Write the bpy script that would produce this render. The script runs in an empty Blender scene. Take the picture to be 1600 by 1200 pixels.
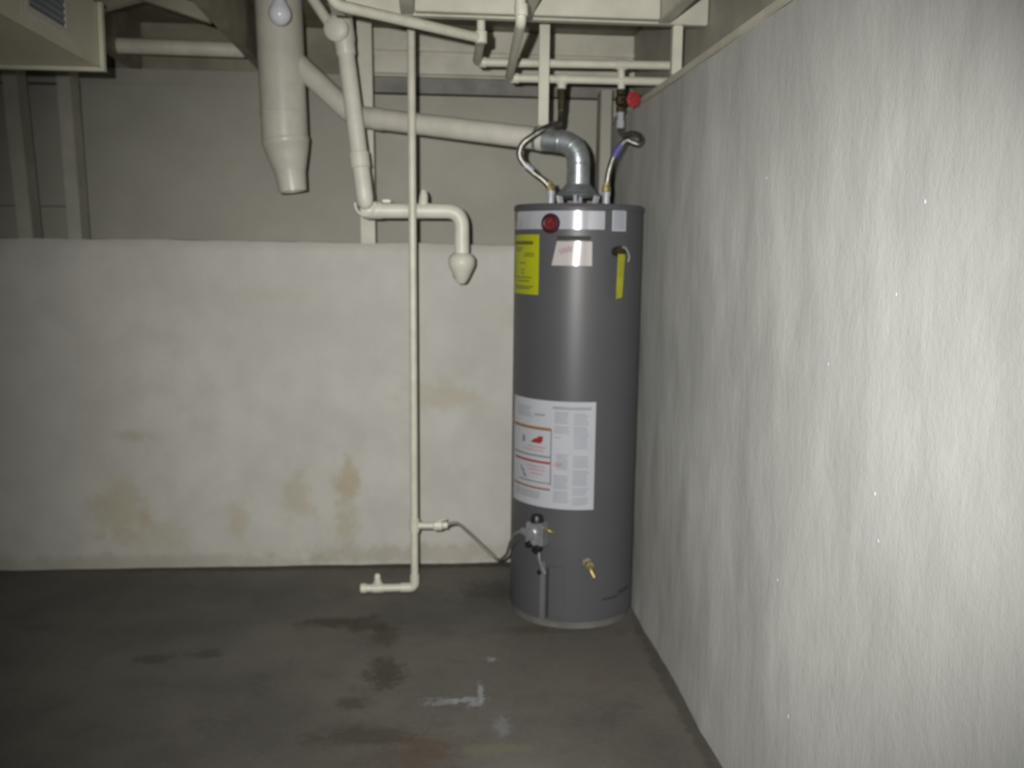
import bpy, bmesh, math, random
from math import sin, cos, pi, radians, atan, sqrt
from mathutils import Vector, Matrix, noise

random.seed(7)
scn = bpy.context.scene
COL = scn.collection

# ------------------------------------------------------------------ camera
CAM_H = 1.33
YAW, PITCH, ROLL = atan(128 / 1450), atan(209 / 1450), 0.013
fw = Vector((sin(YAW) * cos(PITCH), cos(YAW) * cos(PITCH), -sin(PITCH)))
rt = fw.cross(Vector((0, 0, 1))).normalized()
up = rt.cross(fw)
rt2 = rt * cos(ROLL) + up * sin(ROLL)
up2 = -rt * sin(ROLL) + up * cos(ROLL)
cam_d = bpy.data.cameras.new('camera')
cam = bpy.data.objects.new('camera', cam_d)
COL.objects.link(cam)
cam.matrix_world = Matrix(((rt2.x, up2.x, -fw.x, 0), (rt2.y, up2.y, -fw.y, 0),
                           (rt2.z, up2.z, -fw.z, CAM_H), (0, 0, 0, 1)))
cam_d.sensor_width = 36
cam_d.lens = 1450 / 1600 * 36
cam_d.clip_start = 0.05
cam_d.dof.use_dof = True
cam_d.dof.focus_distance = 1.45
cam_d.dof.aperture_fstop = 32.6 / 7.5
scn.camera = cam

# ------------------------------------------------------------------ world, flash, exposure
w = bpy.data.worlds.new('world')
scn.world = w
w.use_nodes = True
w.node_tree.nodes['Background'].inputs[0].default_value = (0.9, 0.95, 1.0, 1)
w.node_tree.nodes['Background'].inputs[1].default_value = 0.02

# the camera's own flash: a little lamp up and to the left of the lens
fl_d = bpy.data.lights.new('flash', 'SPOT')
fl_d.energy = 356
fl_d.color = (1.0, 0.985, 0.945)
fl_d.spot_size = radians(80)
fl_d.spot_blend = 1.0
fl_d.shadow_soft_size = 0.012
fl = bpy.data.objects.new('flash', fl_d)
COL.objects.link(fl)
fl.location = Vector((0, 0, CAM_H)) - rt2 * 0.10 + up2 * 0.07
aim = Vector((sin(YAW + radians(3.5)) * cos(PITCH + radians(3)), cos(YAW + radians(3.5)) * cos(PITCH + radians(3)), -sin(PITCH + radians(3))))
fl.rotation_euler = aim.to_track_quat('-Z', 'Y').to_euler()

scn.view_settings.view_transform = 'Standard'
scn.view_settings.look = 'None'
scn.view_settings.exposure = 0.0
scn.view_settings.gamma = 1.0
scn.view_settings.use_curve_mapping = False

# ------------------------------------------------------------------ object helpers
ORIG = {}


def thing(name, loc, label=None, cat=None, group=None, kind=None):
    o = bpy.data.objects.new(name, None)
    COL.objects.link(o)
    o.location = loc
    o.empty_display_size = 0.05
    ORIG[o] = Vector(loc)
    tag(o, label, cat, group, kind)
    return o


def tag(o, label=None, cat=None, group=None, kind=None):
    if label: o['label'] = label
    if cat: o['category'] = cat
    if group: o['group'] = group
    if kind: o['kind'] = kind
    return o


def obj(name, bm, mats, parent=None, smooth=False, bevel=0.0, label=None, recalc=True):
    """links a bmesh built in room coordinates as one object"""
    off = ORIG[parent] if parent is not None else Vector((0, 0, 0))
    if recalc:
        bmesh.ops.recalc_face_normals(bm, faces=bm.faces)
    if bevel:
        bmesh.ops.bevel(bm, geom=[e for e in bm.edges], offset=bevel, segments=2,
                        affect='EDGES', clamp_overlap=True)
    bmesh.ops.translate(bm, verts=bm.verts, vec=-off)
    me = bpy.data.meshes.new(name)
    bm.to_mesh(me)
    bm.free()
    for m in (mats if isinstance(mats, (list, tuple)) else [mats]):
        me.materials.append(m)
    if smooth:
        me.set_sharp_from_angle(angle=radians(40)) if hasattr(me, 'set_sharp_from_angle') else None
        for p in me.polygons: p.use_smooth = True
    o = bpy.data.objects.new(name, me)
    COL.objects.link(o)
    if parent is not None:
        o.parent = parent
    ORIG[o] = off
    if label: o['label'] = label
    return o


def box(bm, lo, hi, mi=0):
    vs = [bm.verts.new((x, y, z)) for x in (lo[0], hi[0]) for y in (lo[1], hi[1]) for z in (lo[2], hi[2])]
    for f in ((0, 1, 3, 2), (4, 6, 7, 5), (0, 4, 5, 1), (2, 3, 7, 6), (0, 2, 6, 4), (1, 5, 7, 3)):
        bm.faces.new([vs[i] for i in f]).material_index = mi
    return vs


def beam(bm, a, b, wx, wz, side=None):
    """rectangular bar from a to b"""
    a, b = Vector(a), Vector(b)
    d = (b - a).normalized()
    s = Vector(side) if side else (d.cross(Vector((0, 0, 1))) if abs(d.z) < .95 else Vector((1, 0, 0)))
    s = (s - d * s.dot(d)).normalized()
    t = d.cross(s)
    vs = []
    for p in (a, b):
        for i, j in ((-1, -1), (1, -1), (1, 1), (-1, 1)):
            vs.append(bm.verts.new(p + s * wx / 2 * i + t * wz / 2 * j))
    for f in ((0, 1, 2, 3), (7, 6, 5, 4), (0, 4, 5, 1), (1, 5, 6, 2), (2, 6, 7, 3), (3, 7, 4, 0)):
        bm.faces.new([vs[i] for i in f])


def fillet(pts, r, n=7):
    """rounds the inner corners of a polyline"""
    pts = [Vector(p) for p in pts]
    out = [pts[0]]
    for i in range(1, len(pts) - 1):
        p, q, s = pts[i - 1], pts[i], pts[i + 1]
        rr = min(r, (p - q).length * .48, (s - q).length * .48)
        a = q + (p - q).normalized() * rr
        b = q + (s - q).normalized() * rr
        for k in range(n + 1):
            t = k / n
            out.append(a * (1 - t) ** 2 + q * 2 * t * (1 - t) + b * t * t)
    out.append(pts[-1])
    return out


def smooth_path(pts, n=8):
    """Catmull-Rom through the points"""
    pts = [Vector(p) for p in pts]
    P = [pts[0] * 2 - pts[1]] + pts + [pts[-1] * 2 - pts[-2]]
    out = []
    for i in range(1, len(P) - 2):
        for k in range(n):
            t = k / n
            a, b, c, d = P[i - 1], P[i], P[i + 1], P[i + 2]
            out.append(.5 * ((2 * b) + (c - a) * t + (2 * a - 5 * b + 4 * c - d) * t * t + (3 * b - a - 3 * c + d) * t ** 3))
    out.append(pts[-1])
    return out


def tube(bm, pts, r, seg=16, caps=True, mi=0):
    pts = [Vector(p) for p in pts]
    n = len(pts)
    rad = r if isinstance(r, (list, tuple)) else [r] * n
    t0 = (pts[1] - pts[0]).normalized()
    nrm = t0.orthogonal().normalized()
    rings = []
    for i, p in enumerate(pts):
        t = (pts[min(i + 1, n - 1)] - pts[max(i - 1, 0)]).normalized()
        nrm = (nrm - t * nrm.dot(t)).normalized()
        bn = t.cross(nrm)
        rings.append([bm.verts.new(p + (nrm * cos(2 * pi * k / seg) + bn * sin(2 * pi * k / seg)) * rad[i]) for k in range(seg)])
    for a, b in zip(rings, rings[1:]):
        for k in range(seg):
            bm.faces.new((a[k], a[(k + 1) % seg], b[(k + 1) % seg], b[k])).material_index = mi
    if caps:
        bm.faces.new(list(reversed(rings[0]))).material_index = mi
        bm.faces.new(rings[-1]).material_index = mi


def lathe(bm, o, axis, prof, seg=24, mi=0, caps=True):
    """profile of (distance along axis, radius)"""
    o, ax = Vector(o), Vector(axis).normalized()
    u = ax.orthogonal().normalized()
    v = ax.cross(u)
    rings = [[bm.verts.new(o + ax * t + (u * cos(2 * pi * k / seg) + v * sin(2 * pi * k / seg)) * max(r, 1e-4)) for k in range(seg)] for t, r in prof]
    for a, b in zip(rings, rings[1:]):
        for k in range(seg):
            bm.faces.new((a[k], a[(k + 1) % seg], b[(k + 1) % seg], b[k])).material_index = mi
    if caps:
        bm.faces.new(list(reversed(rings[0]))).material_index = mi
        bm.faces.new(rings[-1]).material_index = mi


def B(): return bmesh.new()


# ------------------------------------------------------------------ materials
def new_mat(name):
    m = bpy.data.materials.new(name)
    m.use_nodes = True
    return m, m.node_tree, m.node_tree.nodes['Principled BSDF']


def N(nt, t, **kw):
    n = nt.nodes.new(t)
    for k, v in kw.items(): setattr(n, k, v)
    return n


def L(nt, a, b): nt.links.new(a, b)


def noise_node(nt, vec, scale, detail=6, rough=.6, stretch=None):
    if stretch:
        mp = N(nt, 'ShaderNodeMapping')
        mp.inputs['Scale'].default_value = stretch[:3]
        if len(stretch) > 3: mp.inputs['Rotation'].default_value = stretch[3]
        L(nt, vec, mp.inputs['Vector'])
        vec = mp.outputs[0]
    n = N(nt, 'ShaderNodeTexNoise')
    n.inputs['Scale'].default_value = scale
    n.inputs['Detail'].default_value = detail
    n.inputs['Roughness'].default_value = rough
    L(nt, vec, n.inputs['Vector'])
    return n.outputs['Fac']


def ramp(nt, fac, lo, hi, a=0.0, b=1.0):
    m = N(nt, 'ShaderNodeMapRange', interpolation_type='SMOOTHSTEP')
    L(nt, fac, m.inputs[0])
    for i, v in zip((1, 2, 3, 4), (lo, hi, a, b)): m.inputs[i].default_value = v
    return m.outputs[0]


def math_n(nt, op, a, b):
    m = N(nt, 'ShaderNodeMath', operation=op)
    for i, v in enumerate((a, b)):
        if isinstance(v, (int, float)): m.inputs[i].default_value = v
        else: L(nt, v, m.inputs[i])
    return m.outputs[0]


def mix(nt, fac, a, b):
    m = N(nt, 'ShaderNodeMix', data_type='RGBA')
    if isinstance(fac, (int, float)): m.inputs[0].default_value = fac
    else: L(nt, fac, m.inputs[0])
    for i, v in ((6, a), (7, b)):
        if isinstance(v, tuple): m.inputs[i].default_value = (*v[:3], 1)
        else: L(nt, v, m.inputs[i])
    return m.outputs[2]


def blob(nt, pos, c, r, dist, edge=(1.25, .35)):
    """soft stain or painted shade of its own shape around a point of the surface"""
    s = N(nt, 'ShaderNodeVectorMath', operation='SUBTRACT')
    L(nt, pos, s.inputs[0]); s.inputs[1].default_value = c
    d = N(nt, 'ShaderNodeVectorMath', operation='DIVIDE')
    L(nt, s.outputs[0], d.inputs[0]); d.inputs[1].default_value = r
    ln = N(nt, 'ShaderNodeVectorMath', operation='LENGTH')
    L(nt, d.outputs[0], ln.inputs[0])
    v = math_n(nt, 'ADD', ln.outputs['Value'], dist)
    return ramp(nt, v, edge[0], edge[1])


def bump(nt, bs, height, strength, distance):
    b = N(nt, 'ShaderNodeBump')
    b.inputs['Strength'].default_value = strength
    b.inputs['Distance'].default_value = distance
    L(nt, height, b.inputs['Height'])
    L(nt, b.outputs[0], bs.inputs['Normal'])


def simple(name, col, rough=.5, metal=0.0, var=.12, scale=9, bmp=0.0, spec=.5, bscale=60):
    m, nt, bs = new_mat(name)
    pos = N(nt, 'ShaderNodeTexCoord').outputs['Object']
    n = noise_node(nt, pos, scale)
    dark = tuple(c * (1 - var) for c in col)
    lite = tuple(min(1, c * (1 + var * .6)) for c in col)
    L(nt, mix(nt, ramp(nt, n, .3, .7), dark, lite), bs.inputs['Base Color'])
    bs.inputs['Roughness'].default_value = rough
    bs.inputs['Metallic'].default_value = metal
    bs.inputs['Specular IOR Level'].default_value = spec
    if bmp:
        bump(nt, bs, noise_node(nt, pos, bscale, 4), bmp, .002)
    return m


def wall_material(name, col, stains, streak, grime, amt_s=.55, blot=0):
    m, nt, bs = new_mat(name)
    pos = N(nt, 'ShaderNodeNewGeometry').outputs['Position']
    cloud = noise_node(nt, pos, 1.6, 5, .55)
    c = mix(nt, ramp(nt, cloud, .3, .7), tuple(x * .9 for x in col), tuple(x * 1.05 for x in col))
    st = noise_node(nt, pos, streak[3], 5, .6, streak[:3] + streak[4:])
    c = mix(nt, ramp(nt, st, .3, .75, 0, amt_s), c, tuple(x * .80 for x in col))
    if blot:
        bl = noise_node(nt, pos, blot, 6, .62, (1, 1.2, .6, (radians(20), 0, 0)))
        c = mix(nt, ramp(nt, bl, .42, .68, 0, .6), c, tuple(x * .78 for x in col))
        c = mix(nt, ramp(nt, bl, .40, .25, 0, .5), c, tuple(min(1, x * 1.15) for x in col))
    fine = noise_node(nt, pos, 38, 5, .7)
    c = mix(nt, ramp(nt, fine, .58, .8, 0, .35), c, tuple(x * .75 for x in col))
    if stains:
        dist = math_n(nt, 'MULTIPLY', math_n(nt, 'SUBTRACT', noise_node(nt, pos, 13, 6, .7), .5), 2.6)
        for cc, rr, colr, amt in stains:
            f = math_n(nt, 'MULTIPLY', blob(nt, pos, cc, rr, dist), amt)
            c = mix(nt, f, c, colr)
    L(nt, c, bs.inputs['Base Color'])
    bs.inputs['Roughness'].default_value = .55
    bs.inputs['Specular IOR Level'].default_value = .35
    h = math_n(nt, 'ADD', math_n(nt, 'MULTIPLY', st, grime), math_n(nt, 'MULTIPLY', fine, .3))
    bump(nt, bs, h, .4, .010)
    return m


TAN = (.42, .36, .22)
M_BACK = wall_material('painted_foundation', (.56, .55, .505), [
    ((-1.28, 3.83, .25), (.13, .4, .15), TAN, .5), ((-1.15, 3.83, .14), (.16, .4, .08), TAN, .3),
    ((-.55, 3.83, .29), (.08, .4, .12), TAN, .45), ((-.345, 3.83, .36), (.06, .4, .10), (.40, .33, .19), .65),
    ((-.36, 3.83, .18), (.06, .4, .09), TAN, .5), ((.03, 3.83, .72), (.19, .4, .07), TAN, .4),
    ((-.80, 3.83, .20), (.05, .4, .10), TAN, .4), ((-1.22, 3.83, .56), (.09, .4, .03), (.36, .31, .2), .4),
    ((-.65, 3.83, 1.14), (.25, .4, .03), (.46, .43, .35), .35), ((.33, 3.83, 1.05), (.1, .4, .05), (.46, .43, .36), .35),
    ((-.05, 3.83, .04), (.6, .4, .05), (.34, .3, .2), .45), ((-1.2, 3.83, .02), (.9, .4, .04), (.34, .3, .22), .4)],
    (1, 1, .9, 7), .6)
M_RIGHT = wall_material('painted_concrete', (.545, .55, .525), [
    ((.757, 3.0, .35), (.4, .35, .35), (.42, .39, .32), .25)], (1, 1.3, .5, 13, (radians(14), 0, 0)), .5, .34, 3.2)
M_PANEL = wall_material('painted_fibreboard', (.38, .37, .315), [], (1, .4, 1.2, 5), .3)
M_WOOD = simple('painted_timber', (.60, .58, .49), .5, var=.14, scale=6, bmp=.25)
M_STUD = simple('dull_painted_timber', (.42, .41, .34), .55, var=.14, scale=6, bmp=.2)
M_PLATE = simple('dark_plate_timber', (.22, .21, .19), .6, var=.25, scale=9, bmp=.3)  # right-hand top plate, darker in tone than the boards below
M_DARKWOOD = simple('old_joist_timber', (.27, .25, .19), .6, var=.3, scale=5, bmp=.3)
M_PIPE = simple('painted_pipe', (.66, .64, .54), .38, var=.10, scale=14, bmp=.12)
M_DRAIN = simple('painted_cast_iron', (.70, .69, .60), .42, var=.09, scale=12, bmp=.2)
M_FLUE = simple('painted_sheet_metal', (.60, .58, .51), .35, var=.10, scale=8, bmp=.08)
M_GALV = simple('galvanised_steel', (.44, .48, .50), .36, .75, var=.25, scale=25)
M_CHROME = simple('braided_steel', (.34, .33, .30), .3, 1.0, var=.3, scale=60, bmp=.5, bscale=400)
M_BRASS = simple('brass', (.40, .33, .15), .45, .7, var=.25, scale=40)
M_DKBRASS = simple('tarnished_brass', (.10, .085, .05), .4, .8, var=.3, scale=40)
M_JACKET = simple('grey_enamel', (.084, .084, .090), .40, var=.05, scale=3, spec=.35)
M_FLANGE = simple('light_grey_enamel', (.13, .13, .135), .4)
M_RING = simple('grey_steel_ring', (.17, .17, .16), .4, var=.2, scale=10)
M_BLACK = simple('black_plastic', (.012, .012, .014), .4, var=.1)
M_SCUFF = simple('scuffed_enamel', (.045, .045, .048), .5)
M_SHADOWGAP = simple('dark_gap', (.025, .025, .025), .7, var=.1)
M_WHITE = simple('white_label', (.44, .45, .49), .16, var=.03)
M_SILVER = simple('silver_label', (.42, .43, .47), .16, .1, var=.04)
M_PINKW = simple('cream_label', (.46, .43, .42), .16, var=.03)
M_YELLOW = simple('yellow_label', (.40, .42, .008), .45, var=.06)
M_TAG = simple('shaded_yellow_tag', (.38, .39, .03), .4, var=.15, scale=30)  # yellow dimmed towards olive, shading of the turned tag put into its colour
M_INK = simple('grey_print', (.17, .19, .20), .5, var=.1)
M_INK2 = simple('blue_grey_print', (.25, .275, .31), .5, var=.1)
M_OLIVE = simple('dark_print', (.10, .11, .02), .5, var=.1)
M_REDINK = simple('red_print', (.30, .025, .03), .5, var=.1)
M_PINKINK = simple('pale_red_print', (.40, .24, .25), .5, var=.1)
M_ORANGE = simple('orange_print', (.27, .12, .04), .5, var=.1)
M_MAROON = simple('dark_red_badge', (.045, .006, .012), .45, var=.15)
M_EMBLEM = simple('mottled_red_emblem', (.16, .014, .02), .45, var=.55, scale=90)
M_REDH = simple('red_handle', (.33, .028, .035), .5, var=.2, scale=40)
M_BLUE = simple('blue_tape', (.10, .09, .28), .5, var=.1)
M_RED2 = simple('red_tape', (.35, .06, .06), .5, var=.1)
M_BULB = simple('frosted_glass', (.85, .86, .93), .12, var=.02)
M_DUCT = simple('painted_duct', (.62, .60, .47), .4, var=.08, scale=5)
M_FLEX = simple('grey_coated_flex', (.17, .17, .15), .4, var=.1)
M_CTRL = simple('cast_aluminium', (.34, .34, .36), .38, .5, var=.2, scale=30)


def floor_material():
    m, nt, bs = new_mat('worn_concrete')
    pos = N(nt, 'ShaderNodeNewGeometry').outputs['Position']
    col = (.136, .127, .112)
    cloud = noise_node(nt, pos, 1.3, 6, .6)
    c = mix(nt, ramp(nt, cloud, .3, .7), tuple(x * .72 for x in col), tuple(x * 1.22 for x in col))
    mid = noise_node(nt, pos, 7, 6, .7)
    c = mix(nt, ramp(nt, mid, .5, .75, 0, .45), c, (.07, .064, .056))
    fine = noise_node(nt, pos, 60, 4, .7)
    c = mix(nt, ramp(nt, fine, .52, .78, 0, .55), c, (.185, .178, .16))
    dist = math_n(nt, 'MULTIPLY', math_n(nt, 'SUBTRACT', noise_node(nt, pos, 16, 7, .78), .5), 3.4)
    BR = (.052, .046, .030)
    for cc, rr, colr, amt in [
        ((-.36, 3.22, 0), (.13, .05, .3), BR, .75), ((-.23, 3.20, 0), (.10, .08, .3), BR, .75), ((-.16, 3.09, 0), (.06, .10, .3), BR, .65),
        ((-.14, 2.80, 0), (.07, .12, .3), BR, .75), ((-.24, 2.62, 0), (.06, .05, .3), BR, .6), ((-.18, 2.42, 0), (.16, .06, .3), (.062, .056, .034), .6),
        ((-.02, 2.36, 0), (.10, .07, .3), (.10, .064, .046), .6), ((-.06, 2.30, 0), (.13, .06, .3), (.10, .066, .046), .45),
        ((.17, 2.33, 0), (.10, .03, .3), (.19, .185, .11), .5), ((-.90, 2.95, 0), (.07, .05, .3), (.055, .052, .042), .6), ((-.74, 2.98, 0), (.06, .04, .3), (.055, .052, .042), .6),
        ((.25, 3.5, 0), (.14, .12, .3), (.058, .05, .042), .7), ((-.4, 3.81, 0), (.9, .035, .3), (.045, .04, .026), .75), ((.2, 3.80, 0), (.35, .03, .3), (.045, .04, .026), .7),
        ((.44, 3.11, 0), (.20, .045, .3), (.055, .05, .026), .75), ((.55, 2.85, 0), (.45, .35, .3), (.155, .14, .122), .55),  # first patch: olive-brown dirt with the heater's shadow ring painted in
        ((.51, 2.72, 0), (.03, .03, .3), (.16, .09, .08), .4), ((.65, 2.72, 0), (.025, .03, .3), (.16, .09, .08), .4),
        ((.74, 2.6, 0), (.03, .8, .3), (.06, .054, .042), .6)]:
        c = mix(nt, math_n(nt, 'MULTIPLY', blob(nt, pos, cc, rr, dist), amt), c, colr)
    dist2 = math_n(nt, 'MULTIPLY', math_n(nt, 'SUBTRACT', noise_node(nt, pos, 50, 5, .75), .5), 4.5)
    for cc, rr, amt in [((.035, 2.605, 0), (.05, .020, .3), .45), ((.105, 2.610, 0), (.05, .016, .3), .7), ((.151, 2.665, 0), (.008, .05, .3), .8),
                        ((.130, 2.585, 0), (.02, .018, .3), .6), ((.20, 2.88, 0), (.015, .015, .3), .6), ((.2, 2.45, 0), (.02, .06, .3), .3)]:
        c = mix(nt, math_n(nt, 'MULTIPLY', blob(nt, pos, cc, rr, dist2, (1.5, .5)), amt), c, (.34, .35, .38))
    L(nt, c, bs.inputs['Base Color'])
    bs.inputs['Roughness'].default_value = .62
    bs.inputs['Specular IOR Level'].default_value = .3
    bump(nt, bs, math_n(nt, 'ADD', mid, math_n(nt, 'MULTIPLY', fine, .4)), .35, .006)
    return m


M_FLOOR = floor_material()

# ------------------------------------------------------------------ setting
WX = .757          # face of the right wall
YB = 3.83          # face of the concrete base of the back wall
YP = 4.15          # boards of the upper back wall
LEDGE = 1.352


def relief(p, amp, f):
    return amp * (noise.noise(p * f) * .6 + noise.noise(p * f * 2.7 + Vector((3, 1, 7))) * .3 + noise.noise(p * f * 6.1) * .15)


# floor: one slab with slight unevenness
bm = B()
nx, ny = 70, 80
X0, X1, Y0, Y1 = -3.6, 1.0, -2.2, 4.2
g = [[bm.verts.new((X0 + (X1 - X0) * i / nx, Y0 + (Y1 - Y0) * j / ny, 0)) for j in range(ny + 1)] for i in range(nx + 1)]
for row in g:
    for v in row:
        v.co.z = min(0, relief(v.co, .006, 1.8) - .001)
for i in range(nx):
    for j in range(ny):
        bm.faces.new((g[i][j], g[i + 1][j], g[i + 1][j + 1], g[i][j + 1]))
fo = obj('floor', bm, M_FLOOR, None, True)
tag(fo, 'dark grey stained concrete floor', 'floor', kind='structure')

# back wall
wb = thing('wall_back', (-.5, YB, 0), 'painted back wall, concrete below and boarded framing above', 'wall', kind='structure')
bm = B()
nx, nz = 150, 56
XA, XB = -3.5, WX + .05
front = []
for i in range(nx + 1):
    x = XA + (XB - XA) * i / nx
    col = []
    topz = LEDGE + relief(Vector((x, 0, 5)), .012, 2.2)
    for j in range(nz + 1):
        z = -.02 + (topz + .02) * j / nz
        y = YB + .008 + relief(Vector((x, 2, z)), .010, 1.7)
        if j == nz: y += .012
        if j < 3: y -= .006 * (3 - j) / 3 * (.5 + noise.noise(Vector((x * 5, 0, 0))))
        col.append(bm.verts.new((x, y, z)))
    col.append(bm.verts.new((x, YP + .10, topz + .004)))
    front.append(col)
for a, b in zip(front, front[1:]):
    for j in range(len(a) - 1):
        bm.faces.new((a[j], b[j], b[j + 1], a[j + 1]))
obj('concrete_base', bm, M_BACK, wb, True)

# boards of the upper back wall, stacked with thin joints
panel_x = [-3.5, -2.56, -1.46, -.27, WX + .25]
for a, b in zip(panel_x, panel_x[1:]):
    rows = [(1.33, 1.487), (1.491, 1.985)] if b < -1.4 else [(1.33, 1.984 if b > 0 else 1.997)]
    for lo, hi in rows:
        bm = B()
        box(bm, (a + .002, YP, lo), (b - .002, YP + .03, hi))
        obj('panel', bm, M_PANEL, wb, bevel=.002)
# top plates, rim board and nailing strip above the boards
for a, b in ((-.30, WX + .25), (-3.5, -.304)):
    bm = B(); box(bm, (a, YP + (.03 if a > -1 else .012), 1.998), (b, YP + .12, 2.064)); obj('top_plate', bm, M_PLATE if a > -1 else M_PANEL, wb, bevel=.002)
bm = B(); box(bm, (-.30, YP + .02, 2.066), (1.05, YP + .05, 2.262)); obj('rim_board', bm, M_WOOD, wb, bevel=.002)
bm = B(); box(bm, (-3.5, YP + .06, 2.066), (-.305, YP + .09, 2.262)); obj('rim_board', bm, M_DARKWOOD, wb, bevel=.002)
bm = B(); box(bm, (-.24, YP - .015, 2.072), (.98, YP + .02, 2.142)); obj('nailing_strip', bm, M_WOOD, wb, bevel=.002)
bm = B(); box(bm, (-.24, YP - .0, 2.168), (.98, YP + .02, 2.186)); obj('nailing_strip', bm, M_WOOD, wb, bevel=.002)
# upright studs standing on the ledge
for xb, xt, zt, wd, mt in ((-1.615, -1.646, 2.064, .056, M_STUD), (-1.425, -1.440, 2.064, .052, M_STUD), (-.258, -.268, 2.262, .058, M_WOOD),
                           (.722, .722, 1.99, .045, M_PANEL), (-2.35, -2.37, 2.064, .06, M_STUD)):
    bm = B()
    beam(bm, (xb, 3.96, 1.345), (xt, 3.96, zt), wd, .10, side=(1, 0, 0))
    obj('stud', bm, mt, wb, bevel=.003)

# right wall
wr = thing('wall_right', (WX, 1, 0), 'rough white-painted concrete right wall', 'wall', kind='structure')
bm = B()
ny, nz = 190, 70
ZT = 1.862
cols = []
for i in range(ny + 1):
    y = -2.2 + (4.25 + 2.2) * i / ny
    col = []
    zt = ZT + relief(Vector((y, 1, 3)), .008, 2.5)
    for j in range(nz + 1):
        z = -.02 + (zt + .02) * j / nz
        x = WX + .006 + relief(Vector((8, y * 1.2, z * .55)), .012, 2.2)
        x = max(x, WX)
        if z < .10: x -= .010 * (1 - max(z, 0) / .10) * (.4 + .6 * abs(noise.noise(Vector((y * 3, 4, 0)))))
        col.append(bm.verts.new((x, y, z)))
    col.append(bm.verts.new((WX + .25, y, zt)))
    cols.append(col)
for a, b in zip(cols, cols[1:]):
    for j in range(len(a) - 1):
        bm.faces.new((a[j], b[j], b[j + 1], a[j + 1]))
obj('concrete_face', bm, M_RIGHT, wr, True)
bm = B(); box(bm, (WX + .010, -2.2, ZT + .007), (WX + .14, 4.16, ZT + .030)); obj('sill_plate', bm, M_WOOD, wr, bevel=.003)
bm = B(); box(bm, (WX + .125, -2.2, ZT + .032), (WX + .16, 4.16, 2.262)); obj('rim_board', bm, M_STUD, wr, bevel=.002)
for y, z, r in ((1.403, 1.413, .0035), (1.479, 1.266, .003), (1.501, .921, .0035), (1.478, .844, .003), (1.80, .353, .004), (1.72, 1.12, .0025), (1.9, .62, .003), (2.1, 1.5, .003)):
    bm = B()
    bmesh.ops.create_uvsphere(bm, u_segments=10, v_segments=6, radius=r)
    bmesh.ops.scale(bm, vec=(.6, 1, 1.3), verts=bm.verts)
    bmesh.ops.translate(bm, verts=bm.verts, vec=(WX + .006 + relief(Vector((8, y * 1.2, z * .55)), .012, 2.2), y, z))
    obj('paint_drip', bm, M_WHITE, wr, True)

# the rest of the room, behind and beside the camera
bm = B(); box(bm, (-3.62, -2.2, -.02), (-3.5, 4.25, 2.262))
tag(obj('wall_left', bm, M_BACK), 'painted wall far to the left', 'wall', kind='structure')
bm = B(); box(bm, (-3.62, -2.32, -.02), (1.0, -2.2, 2.262))
tag(obj('wall_front', bm, M_BACK), 'painted wall behind the viewer', 'wall', kind='structure')

# ceiling: floor boards of the storey above, joists, header
ce = thing('ceiling', (-.5, 2, 2.264), 'open ceiling of old floor boards on painted joists', 'ceiling', kind='structure')
y = -2.2
while y < 4.25:
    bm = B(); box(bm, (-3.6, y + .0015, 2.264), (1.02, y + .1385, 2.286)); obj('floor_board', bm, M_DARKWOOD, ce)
    y += .14
JZ = 2.046
HY = 3.02
for x in (-.073, .292, .735):
    bm = B(); box(bm, (x - .021, -2.2, JZ), (x + .021, HY, 2.263)); obj('joist', bm, M_WOOD, ce, bevel=.003)
for x in (-.706, -1.24, -1.66, -1.92, -2.33, -2.73, -3.14):
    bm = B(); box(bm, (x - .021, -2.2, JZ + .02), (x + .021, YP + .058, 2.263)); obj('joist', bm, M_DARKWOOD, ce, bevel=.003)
bm = B(); box(bm, (-.305, -2.2, JZ), (-.263, HY + .04, 2.263)); obj('joist', bm, M_WOOD, ce, bevel=.003)
bm = B(); box(bm, (-.262, HY + .001, JZ), (WX + .12, HY + .04, 2.263)); obj('header', bm, M_WOOD, ce, bevel=.003)
for a, b in ((-.050, .269), (.315, .712)):
    bm = B(); box(bm, (a, HY - .04, JZ + .004), (b, HY - .001, 2.263)); obj('blocking', bm, M_WOOD, ce, bevel=.003)
for xa, xb in ((-1.219, -.727),):
    for s, yy in ((0, 3.30), (1, 3.345)):
        bm = B()
        za, zb = (2.085, 2.235) if s else (2.235, 2.085)
        beam(bm, (xa - .001, yy, za), (xb + .001, yy, zb), .035, .045, side=(0, 1, 0))
        obj('bridging', bm, M_DARKWOOD, ce)

# short post on top of the right wall under the header
bm = B(); box(bm, (.768, HY + .006, ZT + .031), (.799, HY + .040, JZ - .001))
tag(obj('timber_post', bm, M_WOOD, bevel=.003), 'short pale timber post on top of the right wall under the header', 'post')

# ------------------------------------------------------------------ water heater
HX, HYc, HR, HH = .525, 3.33, .228, 1.488
wh = thing('water_heater', (HX, HYc, 0), 'tall grey cylindrical gas water heater in the corner', 'water heater')


def hp(a, z, r=HR):
    a = radians(a)
    return Vector((HX + r * sin(a), HYc - r * cos(a), z))


def hdir(a):
    a = radians(a)
    return Vector((sin(a), -cos(a), 0))


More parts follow.
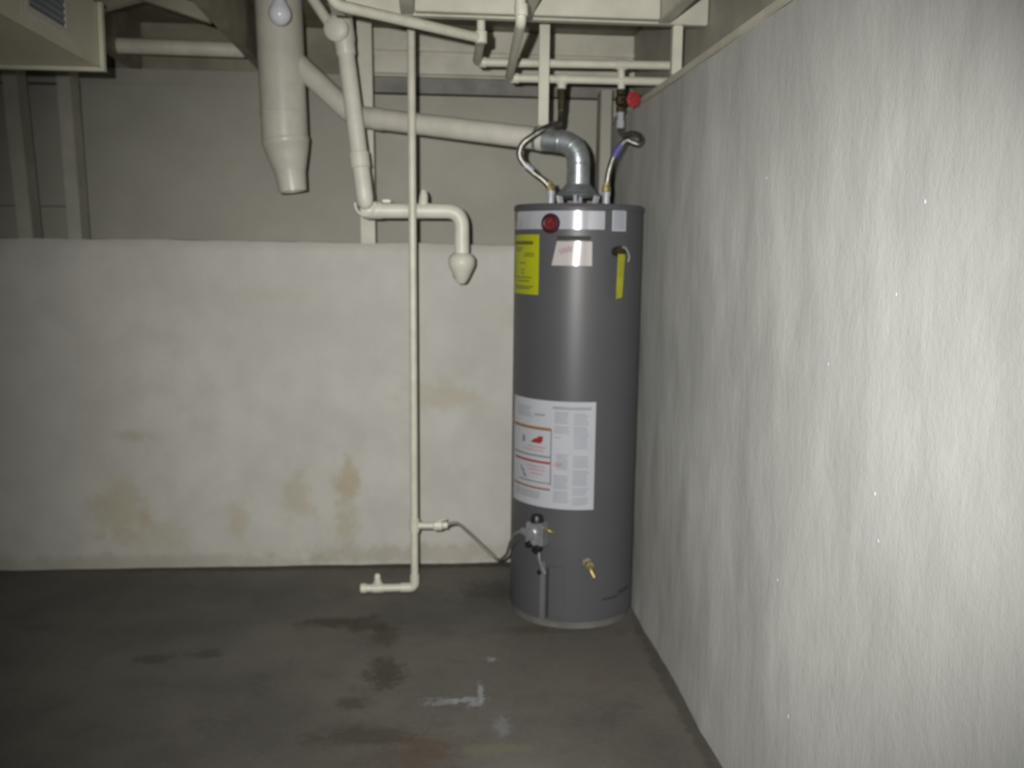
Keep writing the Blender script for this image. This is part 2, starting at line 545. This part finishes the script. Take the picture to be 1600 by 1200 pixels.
def patch(bm, quads, r=HR + .0009, th=.0007, n=10, mi=0):
    """sheet bent round the jacket; corners as (angle at z0: a0,a1) (at z1: b0,b1)"""
    (a0, a1, z0), (b0, b1, z1) = quads
    n = max(1, math.ceil((a1 - a0) / 2.0))
    ro, ri = [], []
    for k in range(n + 1):
        t = k / n
        ro.append((bm.verts.new(hp(a0 + (a1 - a0) * t, z0, r)), bm.verts.new(hp(b0 + (b1 - b0) * t, z1, r))))
        ri.append((bm.verts.new(hp(a0 + (a1 - a0) * t, z0, r - th)), bm.verts.new(hp(b0 + (b1 - b0) * t, z1, r - th))))
    for k in range(n):
        for f in ((ro[k][0], ro[k + 1][0], ro[k + 1][1], ro[k][1]), (ro[k][1], ro[k + 1][1], ri[k + 1][1], ri[k][1]),
                  (ri[k][0], ri[k + 1][0], ro[k + 1][0], ro[k][0])):
            bm.faces.new(f).material_index = mi
    for k in (0, n):
        bm.faces.new((ri[k][0], ro[k][0], ro[k][1], ri[k][1])).material_index = mi


def rect(bm, a0, a1, z0, z1, **kw): patch(bm, ((a0, a1, z0), (a0, a1, z1)), **kw)


bm = B()
lathe(bm, (HX, HYc, 0), (0, 0, 1), [(.028, HR - .002), (.030, HR), (1.470, HR), (1.471, HR - .001)], 96)
obj('jacket', bm, M_JACKET, wh, True)
bm = B()
lathe(bm, (HX, HYc, 0), (0, 0, 1), [(1.466, HR + .0005), (1.468, HR + .003), (1.482, HR + .003), (1.488, HR - .002), (1.489, HR - .02), (1.480, HR - .03), (1.480, .01)], 96)
obj('lid', bm, M_JACKET, wh, True)
bm = B()
lathe(bm, (HX, HYc, 0), (0, 0, 1), [(.0, HR - .012), (.0, HR - .008), (.024, HR - .006), (.027, HR - .004)], 96)
obj('base_ring', bm, M_RING, wh, True)
# labels
bm = B(); rect(bm, -86, 13.6, 1.402, 1.463, n=28)
band = obj('band_label', bm, M_SILVER, wh, True, label='silver band label below the lid')
bm = B(); rect(bm, 20.5, 35.5, 1.398, 1.468)
sp = obj('spec_sticker', bm, M_WHITE, wh, True, label='small white sticker of grey print')
bm = B()
for k in range(9):
    rect(bm, 22, 34 - random.random() * 2, 1.405 + k * .0068, 1.4085 + k * .0068, r=HR + .0013, th=.0003, n=4)
tag(obj('print', bm, M_INK2, sp, True), kind='stuff')
# round dark red badge
bm = B()
c = hp(-33, 1.421, HR - .004)
lathe(bm, c, hdir(-33), [(0, .034), (.008, .034), (.012, .031), (.013, .024), (.0115, .022), (.0115, .001)], 32)
bd = obj('round_badge', bm, M_MAROON, wh, True, label='dark red round badge')
bm = B()
lathe(bm, c + hdir(-33) * .0105, hdir(-33), [(0, .021), (.0025, .020), (.003, .001)], 28)
obj('emblem', bm, M_EMBLEM, bd, True)
# yellow energy label
bm = B(); rect(bm, -86, -44.2, 1.180, 1.384, n=16)
en = obj('energy_label', bm, M_YELLOW, wh, True, label='bright yellow energy label')
bm = B(); q = dict(r=HR + .0013, th=.0003, n=8)
rect(bm, -82, -51, 1.350, 1.362, **q)
for z, a, b in ((1.318, -62, -50), (1.310, -64, -49), (1.336, -80, -66), (1.328, -80, -68), (1.285, -70, -60), (1.262, -68, -62), (1.250, -68, -62), (1.236, -78, -52), (1.224, -76, -55), (1.205, -80, -50), (1.198, -80, -54)):
    rect(bm, a, b, z, z + .0035, **q)
tag(obj('print', bm, M_OLIVE, en, True), kind='stuff')
# brand plate with dark slot
bm = B(); patch(bm, ((-31.5, 3.2, 1.281), (-27, 2.9, 1.362)), n=10)
bp = obj('brand_label', bm, M_PINKW, wh, True, label='cream label with pale red script')
bm = B()
pts = []
for k in range(40):
    t = k / 39
    pts.append(hp(-25 + 11 * t, 1.326 + .012 * t + .010 * sin(t * 26), HR + .0015))
tube(bm, pts, .0016, 6)
obj('script', bm, M_PINKINK, bp)
bm = B(); rect(bm, -27, 1.5, 1.366, 1.380, r=HR + .0014)
obj('slot', bm, M_SHADOWGAP, wh, True)
# big instruction label
bm = B(); rect(bm, -79, 10, .438, .818, n=24)
wl = obj('warning_label', bm, M_WHITE, wh, True, label='large white instruction label with red warning boxes')
q = dict(r=HR + .0013, th=.0003, n=6)
bm = B()
rect(bm, -28, 6, .790, .800, **q)
for k in range(5):
    rect(bm, -70, -52 + random.random() * 6, .786 - k * .008, .789 - k * .008, **q)
rect(bm, -46, -35, .762, .769, **q)
for (a0, a1, zt, zb) in ((-26, -13, .778, .742), (-9, 4, .774, .735), (-26, -12, .728, .70), (-9, 4, .728, .655), (-24, -12, .630, .575), (-9, 5, .625, .585),
                         (-9, 5, .575, .520), (-26, -12, .555, .510), (-9, 5, .512, .485), (-26, -12, .498, .460), (-9, 5, .478, .455), (-72, -38, .487, .460)):
    z = zt
    while z > zb:
        rect(bm, a0, a1 - random.random() * 2.5, z, z + .0032, **q)
        z -= .0072
tag(obj('print', bm, M_INK2, wl, True), kind='stuff')
bm = B()
rect(bm, -77, -29, .712, .722, **q)
obj('orange_bar', bm, M_ORANGE, wl, True)
bm = B()
rect(bm, -29.4, -28.2, .60, .72, **q); rect(bm, -29.4, -28.2, .52, .60, **q)
rect(bm, -76, -29, .616, .622, **q); rect(bm, -66, -29, .523, .527, **q)
tag(obj('box_border', bm, M_INK, wl, True), kind='stuff')
bm = B()
rect(bm, -74, -29, .594, .602, **q)
obj('red_bar', bm, M_REDINK, wl, True)
bm = B()
patch(bm, ((-50, -39, .664), (-47, -36.5, .676)), **q); patch(bm, ((-47, -37, .676), (-40, -36.5, .690)), **q)
obj('flame_picture', bm, M_REDINK, wl, True)
bm = B(); rect(bm, -61, -57.5, .660, .684, **q); rect(bm, -62, -58, .556, .562, **q); patch(bm, ((-58, -54, .535), (-64, -62, .572)), **q)
tag(obj('figure_picture', bm, M_INK, wl, True), kind='stuff')
bm = B()
for a0, a1, z0 in ((-54, -34, .648), (-60, -36, .636), (-56, -34, .578), (-52, -34, .566), (-50, -36, .552), (-26, -20, .690), (-26, -18, .598), (-27, -19, .590)):
    rect(bm, a0, a1, z0, z0 + .004, **q)
tag(obj('pale_print', bm, M_PINKINK, wl, True), kind='stuff')
bm = B()
rect(bm, -76, -29, .500, .507, **q)
obj('orange_bar', bm, M_ORANGE, wl, True)

# gas control valve
a = -38
d = hdir(a); sd = Vector((cos(radians(a)), sin(radians(a)), 0)); zz = Vector((0, 0, 1))
c0 = hp(a, .345)


def local(bm, lo, hi):
    vs = box(bm, lo, hi)
    for v in vs:
        x, y, z = v.co
        v.co = c0 + sd * x + d * y + zz * z


bm = B(); local(bm, (-.034, -.004, -.040), (.034, .045, .045))
gv = obj('gas_control_valve', bm, M_CTRL, wh, bevel=.006, label='grey metal gas control valve')
bm = B(); lathe(bm, c0 + zz * .044 + d * .024, zz, [(0, .024), (.012, .024), (.024, .019), (.026, .001)], 20)
obj('knob', bm, M_BLACK, gv, True)
bm = B(); lathe(bm, c0 + d * .044 + zz * .006 - sd * .008, d, [(0, .023), (.008, .023), (.010, .02), (.018, .018), (.019, .001)], 20)
obj('dial', bm, M_CTRL, gv, True)
bm = B(); lathe(bm, c0 + d * .044 - sd * .016 - zz * .034, d, [(0, .012), (.014, .011), (.016, .001)], 14)
obj('igniter_button', bm, M_BLACK, gv, True)
bm = B(); lathe(bm, c0 + d * .044 + sd * .016 - zz * .046, d, [(-.012, .015), (.016, .014), (.018, .001)], 14)
obj('pilot_button', bm, M_BLACK, gv, True)
bm = B(); tube(bm, fillet([c0 + sd * .030 + d * .03 + zz * .03, c0 + sd * .062 + d * .034 + zz * .022, c0 + sd * .066 + d * .01 + zz * .01], .02), .006, 10)
obj('thermocouple_lead', bm, M_BRASS, gv, True)
bm = B(); lathe(bm, c0 + d * .024 - sd * .030, -sd, [(0, .018), (.014, .018), (.015, .013), (.032, .013), (.033, .001)], 8)
obj('gas_inlet', bm, M_CTRL, gv)
bm = B(); tube(bm, fillet([c0 + d * .02 - zz * .036 + sd * .006, c0 + d * .022 - zz * .10 + sd * .012, hp(-31.5, .20, HR + .006)], .02), .0055, 10)
obj('burner_tube', bm, M_CTRL, gv, True)
# access panel low on the jacket
bm = B(); rect(bm, -42, -14, .045, .228, r=HR + .004, th=.004, n=14)
ap = obj('access_panel', bm, M_JACKET, wh, True)
bm = B(); rect(bm, -30.6, -28, .040, .222, r=HR + .0048, th=.001, n=3)
obj('seam', bm, M_SHADOWGAP, ap)
bm = B(); rect(bm, -36, -31.2, .03, .245, r=HR + .009, th=.006, n=4)
obj('flange', bm, M_FLANGE, ap, True)
bm = B(); lathe(bm, hp(-37, .200, HR + .003), hdir(-37), [(0, .010), (.006, .009), (.007, .001)], 12)
obj('screw', bm, M_BLACK, ap, True)
# drain valve
dv_c, dv_d = hp(5.5, .248), hdir(5.5)
bm = B(); lathe(bm, dv_c - dv_d * .004, dv_d, [(0, .016), (.006, .016), (.007, .010), (.030, .010), (.031, .014), (.044, .014), (.045, .001)], 14)
dv = obj('drain_valve', bm, M_BRASS, wh, True, label='small brass drain valve')
bm = B(); tube(bm, fillet([dv_c + dv_d * .03, dv_c + dv_d * .048 - zz * .012, dv_c + dv_d * .056 - zz * .036 + Vector((.012, 0, 0))], .015), .009, 12)
obj('spout', bm, M_BRASS, dv, True)
bm = B(); box(bm, tuple(dv_c + dv_d * .03 + Vector((-.016, -.012, .016))), tuple(dv_c + dv_d * .03 + Vector((-.004, .006, .028))))
obj('lever', bm, M_CTRL, dv, bevel=.002)
# relief valve with hanging yellow tag
rv_c, rv_d = hp(24.5, 1.330), hdir(24.5)
bm = B(); lathe(bm, rv_c - rv_d * .004, rv_d, [(0, .015), (.020, .015), (.022, .019), (.040, .019), (.041, .001)], 14)
rv = obj('relief_valve', bm, M_DKBRASS, wh, True, label='brass relief valve')
bm = B(); tube(bm, smooth_path([rv_c + rv_d * .030 + zz * .014, rv_c + rv_d * .034 + Vector((.014, 0, .012)), rv_c + rv_d * .036 + Vector((.026, 0, -.012)), rv_c + rv_d * .036 + Vector((.024, 0, -.034))]), .004, 8)
obj('lever', bm, M_CTRL, rv, True)
bm = B()
top = rv_c + rv_d * .046 + Vector((-.006, 0, -.008))
vs = [top + Vector(p) for p in ((-.014, -.010, 0), (.016, .016, .0), (.009, .012, -.145), (-.016, -.008, -.150))]
f1 = [bm.verts.new(p) for p in vs]; f2 = [bm.verts.new(p + Vector((.0006, .0012, 0))) for p in vs]
bm.faces.new(f1); bm.faces.new(list(reversed(f2)))
for k in range(4): bm.faces.new((f1[k], f2[k], f2[(k + 1) % 4], f1[(k + 1) % 4]))
obj('tag', bm, M_TAG, rv, label='yellow hanging tag')
# dent / scuff low on the right
bm = B(); patch(bm, ((20, 40, .100), (22, 40, .108)), r=HR + .0008, n=8); patch(bm, ((40, 58, .108), (40, 60, .124)), r=HR + .0008, n=8)
obj('scuff', bm, M_SCUFF, wh, True)
# nipples and draft hood on the lid
for x, yy in ((.414, 3.255), (.612, 3.275)):
    bm = B(); lathe(bm, (x, yy, 1.476), (0, 0, 1), [(0, .013), (.045, .013), (.046, .015), (.060, .015), (.061, .008)], 14)
    obj('nipple', bm, M_SILVER, wh, True)
bm = B(); lathe(bm, (.520, 3.33, 1.522), (0, 0, 1), [(0, .085), (.003, .086), (.006, .080), (.030, .046), (.040, .0435), (.046, .0435), (.046, .040), (.0, .080)], 32, caps=False)
dh = obj('draft_hood', bm, M_GALV, wh, True, label='flared galvanised draft hood')
for k in range(6):
    an = 2 * pi * k / 6 + .25
    bm = B(); beam(bm, (.520 + .066 * cos(an), 3.33 + .066 * sin(an), 1.478), (.520 + .078 * cos(an), 3.33 + .078 * sin(an), 1.526), .012, .003)
    obj('leg', bm, M_SILVER, dh)

# ------------------------------------------------------------------ flue from heater to stack
fp = thing('flue_pipe', (.520, 3.33, 1.56), 'horizontal flue pipe with bare galvanised elbow rising from the heater', 'pipe')
FD = Vector((-.47, .201, .071)).normalized()
E0 = Vector((.520, 3.33, 1.558))
corner = Vector((.520, 3.33, 1.705))
E1 = corner + FD * .165
bm = B(); tube(bm, fillet([E0, corner, E1], .125, 12), .041, 28); el = obj('elbow', bm, M_GALV, fp, True, label='bare galvanised elbow')
for t in (.0, .33, .66, 1.0):
    path = fillet([E0, corner, E1], .125, 12)
    i = min(len(path) - 2, max(1, int(1 + t * (len(path) - 3))))
    p, dd = path[i], (path[i + 1] - path[i - 1]).normalized()
    bm = B(); lathe(bm, p - dd * .004, dd, [(0, .041), (.002, .0425), (.006, .0425), (.008, .041)], 28, caps=False)
    obj('seam', bm, M_GALV, el, True)
F1 = corner + FD * .80
bm = B(); tube(bm, [E1 - FD * .03, F1], .0395, 28); obj('connector', bm, M_FLUE, fp, True)
bm = B(); lathe(bm, E1 - FD * .035, FD, [(0, .0405), (.001, .0422), (.022, .0422), (.024, .040)], 28, caps=False); obj('collar', bm, M_FLUE, fp, True)
bm = B(); lathe(bm, F1 - FD * .03, FD, [(0, .040), (.001, .042), (.03, .042)], 28, caps=False); obj('collar', bm, M_FLUE, fp, True)

# vertical vent stack with wye branch and tapered lower end
SX, SY = -.565, 3.72
vs_ = thing('vent_stack', (SX, SY, 1.54), 'wide painted vent stack hanging from the ceiling with tapered open lower end', 'pipe')
bm = B(); tube(bm, [(SX - .007, SY, 2.262), (SX + .007, SY, 1.725)], .0875, 36); obj('upper_pipe', bm, M_FLUE, vs_, True)
bm = B(); lathe(bm, (SX + .007, SY, 1.745), (.13, 0, -1), [(0, .089), (.004, .0905), (.022, .0905), (.025, .088), (.06, .080), (.11, .066), (.13, .060), (.202, .053), (.203, .050), (.11, .055)], 36, caps=False)
obj('reducer', bm, M_FLUE, vs_, True)
bm = B(); lathe(bm, (SX + .003, SY, 1.83), (0, 0, 1), [(0, .088), (.003, .0895), (.008, .0895), (.011, .088)], 36, caps=False); obj('seam', bm, M_FLUE, vs_, True)
bm = B()
tube(bm, fillet([Vector((SX + .03, SY, 2.05)), corner + FD * .895, F1 - FD * .02], .05, 8), .0400, 28)
obj('branch', bm, M_FLUE, vs_, True)

# bulb in front of the stack
LB = Vector((-.534, 3.50, 2.108))
lb = thing('light_bulb', LB, 'unlit white bulb hanging in front of the wide vent stack', 'bulb')
bm = B(); lathe(bm, LB, (0, 0, 1), [(0, .001), (.002, .012), (.008, .024), (.018, .034), (.032, .040), (.046, .040), (.062, .034), (.080, .023), (.092, .018)], 24); obj('globe', bm, M_BULB, lb, True)
bm = B(); lathe(bm, LB + Vector((0, 0, .090)), (0, 0, 1), [(0, .020), (.02, .022), (.025, .034), (.04, .036), (.1535, .036)], 20); obj('socket', bm, M_PIPE, lb, True)

# timber strip hanging from the ceiling down to the flue
bm = B(); box(bm, (.378, 3.362, 1.769), (.414, 3.384, 2.262))
tag(obj('hanger_strip', bm, M_WOOD, bevel=.003), 'pale timber strip hanging from the ceiling down to the flue pipe', 'strip')

# ------------------------------------------------------------------ drain
DY = 3.56
dp = thing('drain_pipe', (-.25, DY, 1.47), 'thick cream drain pipe dropping left of the thin riser and turning to the wall', 'pipe')
T0, T1 = Vector((-.316, DY - .01, 2.10)), Vector((-.244, DY - .045, 1.515))
TD = (T1 - T0).normalized()
bm = B(); lathe(bm, T0, TD, [(0, .031), (.30, .0315), (.535, .0325), (.590, .032), (.615, .027), (.630, .016), (.634, .001)], 24); obj('down_pipe', bm, M_DRAIN, dp, True)
bm = B(); lathe(bm, T0 - TD * .085, TD, [(0, .030), (.02, .040), (.11, .040), (.125, .036), (.16, .0355), (.165, .032)], 24); tee = obj('tee_fitting', bm, M_DRAIN, dp, True)
bm = B(); lathe(bm, Vector((-.330, DY + .01, 2.112)), Vector((-.10, -.98, -.12)), [(0, .036), (.05, .037), (.055, .043), (.080, .043), (.086, .036), (.088, .02), (.089, .001)], 24); obj('hub', bm, M_DRAIN, tee, True)
bm = B(); tube(bm, [(-.455, DY - .01, 2.262), (-.345, DY - .015, 2.100)], .019, 16); obj('inlet_pipe', bm, M_DRAIN, dp, True)
cp = T0.lerp(T1, .72)
bm = B(); lathe(bm, cp, TD, [(0, .0325), (.002, .0365), (.055, .0365), (.058, .0325)], 24); obj('coupling', bm, M_DRAIN, dp, True)
bm = B(); lathe(bm, (-.268, DY + .005, 1.472), (1, 0, .01), [(0, .001), (.001, .014), (.008, .026), (.030, .033), (.085, .033), (.088, .029)], 24); elb = obj('elbow', bm, M_DRAIN, dp, True)
bm = B()
tube(bm, [Vector((-.243 + .037 * cos(t * pi / 14), DY - .035, 1.497 - .046 * sin(t * pi / 14))) for t in range(0, 15)], .0045, 10); obj('rim', bm, M_DRAIN, elb, True)
bm = B(); tube(bm, fillet([(-.235, DY, 1.470), (.115, DY, 1.474), (.117, DY, 1.29)], .06, 10), .0285, 24); obj('cross_pipe', bm, M_DRAIN, dp, True)
bm = B(); tube(bm, [(-.030, DY, 1.485), (-.027, DY, 1.530), (-.029, DY, 1.549)], [.019, .016, .009], 16); obj('stub', bm, M_DRAIN, dp, True)
bm = B(); tube(bm, smooth_path([(.117, DY, 1.325), (.116, DY + .01, 1.285), (.115, DY + .05, 1.245), (.115, DY + .12, 1.232), (.115, 3.845, 1.23)]), .028, 20); obj('tail_pipe', bm, M_DRAIN, dp, True)
bm = B(); lathe(bm, (.117, DY, 1.318), (0, .06, -1), [(0, .029), (.004, .038), (.020, .051), (.044, .051), (.058, .046), (.104, .024), (.116, .014), (.118, .001)], 24); obj('hub', bm, M_DRAIN, dp, True)
bm = B()
box(bm, (-.180, DY - .02, 1.500), (-.150, 3.912, 1.510)); obj('bracket', bm, M_DRAIN, dp, bevel=.002)

# ------------------------------------------------------------------ gas riser
GX, GY = -.068, 3.50
gp = thing('gas_pipe', (GX, GY, 0), 'thin white riser pipe from ceiling to floor with short leg along the floor', 'pipe')
bm = B(); tube(bm, [(GX - .004, GY, 2.262), (GX + .001, GY, 1.1), (GX + .005, GY, .05)], .0148, 18); obj('riser', bm, M_PIPE, gp, True)
bm = B(); tube(bm, fillet([(GX + .005, GY, .07), (GX + .005, GY, .0195), (GX - .05, GY, .0195)], .03, 8), .0185, 18); obj('elbow', bm, M_PIPE, gp, True)
bm = B(); tube(bm, [(GX - .03, GY, .0195), (-.258, GY, .0195)], .0150, 18); obj('floor_leg', bm, M_PIPE, gp, True)
bm = B(); lathe(bm, (-.250, GY, .0195), (-1, 0, 0), [(0, .0155), (.001, .019), (.020, .019), (.024, .015), (.025, .001)], 18); obj('cap', bm, M_PIPE, gp, True)
bm = B(); lathe(bm, (-.227, GY, .0195), (1, 0, 0), [(0, .0155), (.001, .0185), (.042, .0185), (.043, .0155)], 18); te = obj('tee', bm, M_PIPE, gp, True)
bm = B(); lathe(bm, (-.206, GY, .025), (-.03, 0, 1), [(0, .017), (.022, .016), (.024, .013), (.045, .012), (.052, .008), (.053, .001)], 16); obj('plug', bm, M_PIPE, te, True)
bm = B(); lathe(bm, (GX + .0045, GY, .243), (0, 0, 1), [(0, .016), (.002, .0195), (.052, .0195), (.054, .016)], 18); obj('tee', bm, M_PIPE, gp, True)
bm = B(); tube(bm, [(GX + .004, GY, .270), (.015, GY, .268)], .0135, 16); obj('branch', bm, M_PIPE, gp, True)
bm = B(); lathe(bm, (.008, GY, .268), (1, 0, .03), [(0, .015), (.006, .020), (.034, .020), (.038, .014), (.056, .014), (.057, .001)], 8); va = obj('shutoff_valve', bm, M_PIPE, gp)
bm = B(); beam(bm, (.024, GY - .012, .290), (.060, GY - .012, .298), .010, .007); obj('lever', bm, M_PIPE, va, bevel=.002)

# flexible gas line from the riser to the heater
endp = c0 + d * .024 - sd * .060
bm = B()
tube(bm, fillet([(.060, GY, .268), (.085, GY, .278), (.106, GY, .276), (.165, GY - .005, .222), (.252, GY - .03, .140), (.268, GY - .06, .146), (.286, 3.36, .195), (.290, 3.27, .27), (.300, 3.20, .325), tuple(endp)], .02, 6), .006, 12)
tag(obj('gas_hose', bm, M_FLEX, None, True), 'thin grey flexible gas line sagging low between riser and heater', 'hose')

# ------------------------------------------------------------------ water pipes under the ceiling
PR = .0155
wa = thing('water_pipe', (.16, 3.06, 1.995), 'cream water pipe slanting across the upper left, then running right as the upper of two', 'pipe')
bm = B(); tube(bm, fillet([(-.275, 2.70, 2.262), (-.275, 2.708, 1.995), (.145, 3.062, 1.995)], .04, 6), PR, 16); obj('slanted_run', bm, M_PIPE, wa, True)
bm = B(); lathe(bm, (.158, 3.068, 1.978), (0, 0, 1), [(0, .017), (.002, .0195), (.036, .0195), (.038, .0155)], 16); te = obj('tee', bm, M_PIPE, wa, True)
bm = B(); tube(bm, [(.158, 3.068, 2.0), (.154, 3.072, 2.262)], .0135, 16); obj('upright', bm, M_PIPE, wa, True)
bm = B(); tube(bm, fillet([(.158, 3.068, 1.995), (.163, 3.45, 1.995), (.884, 3.45, 2.004)], .03, 6), PR, 16); obj('upper_run', bm, M_PIPE, wa, True)
bm = B(); lathe(bm, (.166, 3.45, 1.995), (1, 0, 0), [(0, .0165), (.001, .019), (.03, .019), (.031, .016)], 16); obj('coupling', bm, M_PIPE, wa, True)
bm = B(); tube(bm, [(.687, 3.45, 2.0), (.690, 3.45, 1.912)], .0135, 14); obj('drop', bm, M_PIPE, wa, True)
bm = B(); lathe(bm, (.667, 3.45, 2.001), (1, 0, .01), [(0, .0165), (.001, .019), (.04, .019), (.041, .016)], 16); obj('tee', bm, M_PIPE, wa, True)

wp2 = thing('water_pipe', (.28, 3.45, 1.943), 'cream water pipe coming down past the header, then running right as the lower of two', 'pipe')
bm = B(); tube(bm, fillet([(.226, 2.62, 2.262), (.243, 2.62, 1.943), (.279, 3.45, 1.943), (.884, 3.45, 1.9465)], .03, 6), .0148, 16); obj('run', bm, M_PIPE, wp2, True)
bm = B(); lathe(bm, (.284, 3.45, 1.943), (1, 0, 0), [(0, .0165), (.001, .0185), (.03, .0185), (.031, .0155)], 16); obj('coupling', bm, M_PIPE, wp2, True)
bm = B(); lathe(bm, (.2435, 2.62, 1.958), (-.05, 0, 1), [(0, .0165), (.001, .0185), (.03, .0185), (.031, .0155)], 16); obj('coupling', bm, M_PIPE, wp2, True)
bm = B(); lathe(bm, (.4705, 3.45, 1.948), (0, 0, -1), [(0, .018), (.012, .0165), (.038, .0165), (.039, .012)], 14); obj('drop', bm, M_PIPE, wp2, True)
bm = B(); lathe(bm, (.450, 3.45, 1.9445), (1, 0, 0), [(0, .0165), (.001, .0185), (.04, .0185), (.041, .0155)], 16); obj('tee', bm, M_PIPE, wp2, True)

# steel supply hoses
h1 = thing('supply_hose', (.414, 3.255, 1.52), 'steel supply hose looping in front of the galvanised elbow', 'hose')
bm = B(); tube(bm, smooth_path([(.4705, 3.45, 1.912), (.470, 3.45, 1.83), (.462, 3.42, 1.785), (.440, 3.34, 1.772), (.40, 3.27, 1.752), (.352, 3.255, 1.722), (.312, 3.255, 1.690), (.304, 3.255, 1.650), (.335, 3.255, 1.608), (.385, 3.255, 1.572), (.408, 3.255, 1.548), (.414, 3.255, 1.535)]), .0108, 14)
obj('braid', bm, M_CHROME, h1, True)
bm = B(); lathe(bm, (.4705, 3.45, 1.908), (0, 0, -1), [(0, .016), (.03, .016), (.034, .0135), (.07, .0135), (.071, .011)], 10); obj('nut', bm, M_DKBRASS, h1)
bm = B(); lathe(bm, (.414, 3.255, 1.5375), (-.25, 0, 1), [(0, .0155), (.016, .0155), (.018, .012), (.03, .012)], 8); obj('nut', bm, M_BRASS, h1)
bm = B(); lathe(bm, (.322, 3.255, 1.622), (.76, 0, -.64), [(0, .0112), (.001, .0122), (.034, .0122), (.035, .0112)], 12, caps=False); obj('sleeve', bm, M_SILVER, h1, True)

h2 = thing('supply_hose', (.612, 3.275, 1.52), 'steel supply hose curling against the right wall with blue tape', 'hose')
hp2 = [(.692, 3.45, 1.776), (.692, 3.44, 1.76), (.694, 3.40, 1.745), (.710, 3.36, 1.748), (.731, 3.32, 1.738), (.736, 3.29, 1.718), (.722, 3.275, 1.702), (.698, 3.275, 1.708), (.678, 3.275, 1.714), (.656, 3.275, 1.692), (.634, 3.275, 1.655), (.618, 3.275, 1.60), (.612, 3.275, 1.54)]
bm = B(); tube(bm, smooth_path(hp2), .0105, 14); obj('braid', bm, M_CHROME, h2, True)
bm = B(); lathe(bm, (.612, 3.275, 1.5375), (.03, 0, 1), [(0, .0155), (.016, .0155), (.018, .012), (.03, .012)], 8); obj('nut', bm, M_BRASS, h2)
bm = B(); tube(bm, [(.634, 3.274, 1.655), (.648, 3.274, 1.680), (.660, 3.274, 1.697)], .0125, 12, caps=False); obj('tape', bm, M_BLUE, h2, True)

sv = thing('shutoff_valve', (.690, 3.45, 1.88), 'brass shutoff valve with round red handle above the heater', 'valve')
bm = B(); lathe(bm, (.690, 3.45, 1.914), (0, 0, -1), [(0, .018), (.018, .018), (.020, .014), (.026, .021), (.052, .021), (.058, .014), (.062, .018), (.080, .018), (.082, .001)], 10); obj('body', bm, M_DKBRASS, sv)
bm = B(); lathe(bm, (.690, 3.45, 1.834), (0, 0, -1), [(0, .012), (.030, .012), (.031, .015), (.056, .015), (.058, .010)], 10); obj('nut', bm, M_SILVER, sv)
hd = Vector((.35, -.92, -.10)).normalized()
hc = Vector((.690, 3.45, 1.876))
bm = B(); tube(bm, [hc, hc + hd * .080], .007, 10); obj('stem', bm, M_DKBRASS, sv, True)
hw = hc + hd * .076
bm = B(); lathe(bm, hw, hd, [(0, .012), (.002, .020), (.006, .027), (.010, .027), (.013, .022), (.012, .012), (.016, .010), (.017, .001)], 24); wheel = obj('handle', bm, M_REDH, sv, True, label='round red handle')
u = hd.orthogonal().normalized(); v = hd.cross(u)
for k in range(8):
    an = 2 * pi * k / 8
    bm = B(); bmesh.ops.create_icosphere(bm, subdivisions=1, radius=.006)
    bmesh.ops.translate(bm, verts=bm.verts, vec=hw + hd * .008 + (u * cos(an) + v * sin(an)) * .0255)
    obj('grip', bm, M_REDH, wheel, True)

# ------------------------------------------------------------------ duct upper left
du = thing('air_duct', (-1.3, 3.0, 1.855), 'square painted air duct under the joists at the upper left', 'duct')
DX, DZ = -.990, 1.858
bm = B(); box(bm, (-1.62, .8, DZ), (DX, 2.99, 2.044)); obj('casing', bm, M_DUCT, du, bevel=.003)
bm = B()
for lo, hi in (((DX + .001, 2.985, DZ - .012), (DX + .014, 3.005, 2.044)), ((-1.64, 2.985, DZ - .012), (DX + .001, 3.005, DZ - .0005)), ((-1.64, 2.985, DZ - .0005), (-1.621, 3.005, 2.044))):
    box(bm, lo, hi)
obj('end_flange', bm, M_DUCT, du)
ra, rb, za, zb = 2.46, 2.78, 1.895, 2.035
bm = B(); box(bm, (DX - .001, ra - .012, za - .012), (DX + .003, rb, zb)); rg = obj('register', bm, M_FLUE, du)
for lo, hi in (((DX + .003, ra, za), (DX + .010, rb - .07, za + .012)), ((DX + .003, rb - .07, za), (DX + .010, rb - .05, zb)), ((DX + .003, ra, za + .012), (DX + .010, ra + .015, zb))):
    bm = B(); box(bm, lo, hi); obj('frame_bar', bm, M_FLUE, rg)
bm = B(); box(bm, (DX + .0031, ra + .015, za + .012), (DX + .0045, rb - .07, zb)); obj('backing', bm, M_INK, rg)
for k in range(6):
    bm = B(); beam(bm, (DX + .0065, ra + .016, za + .026 + k * .018), (DX + .0065, rb - .071, za + .026 + k * .018), .004, .008); obj('slat', bm, M_INK2, rg)

# pipe in the joist bay at the left
bm = B(); tube(bm, [(-1.46, 3.9, 2.105), (-.735, 3.9, 2.100)], .030, 18)
for v_ in bm.verts: pass
tag(obj('bay_pipe', bm, M_PIPE, None, True), 'pale horizontal pipe deep in the dark joist bay beside the air duct', 'pipe')
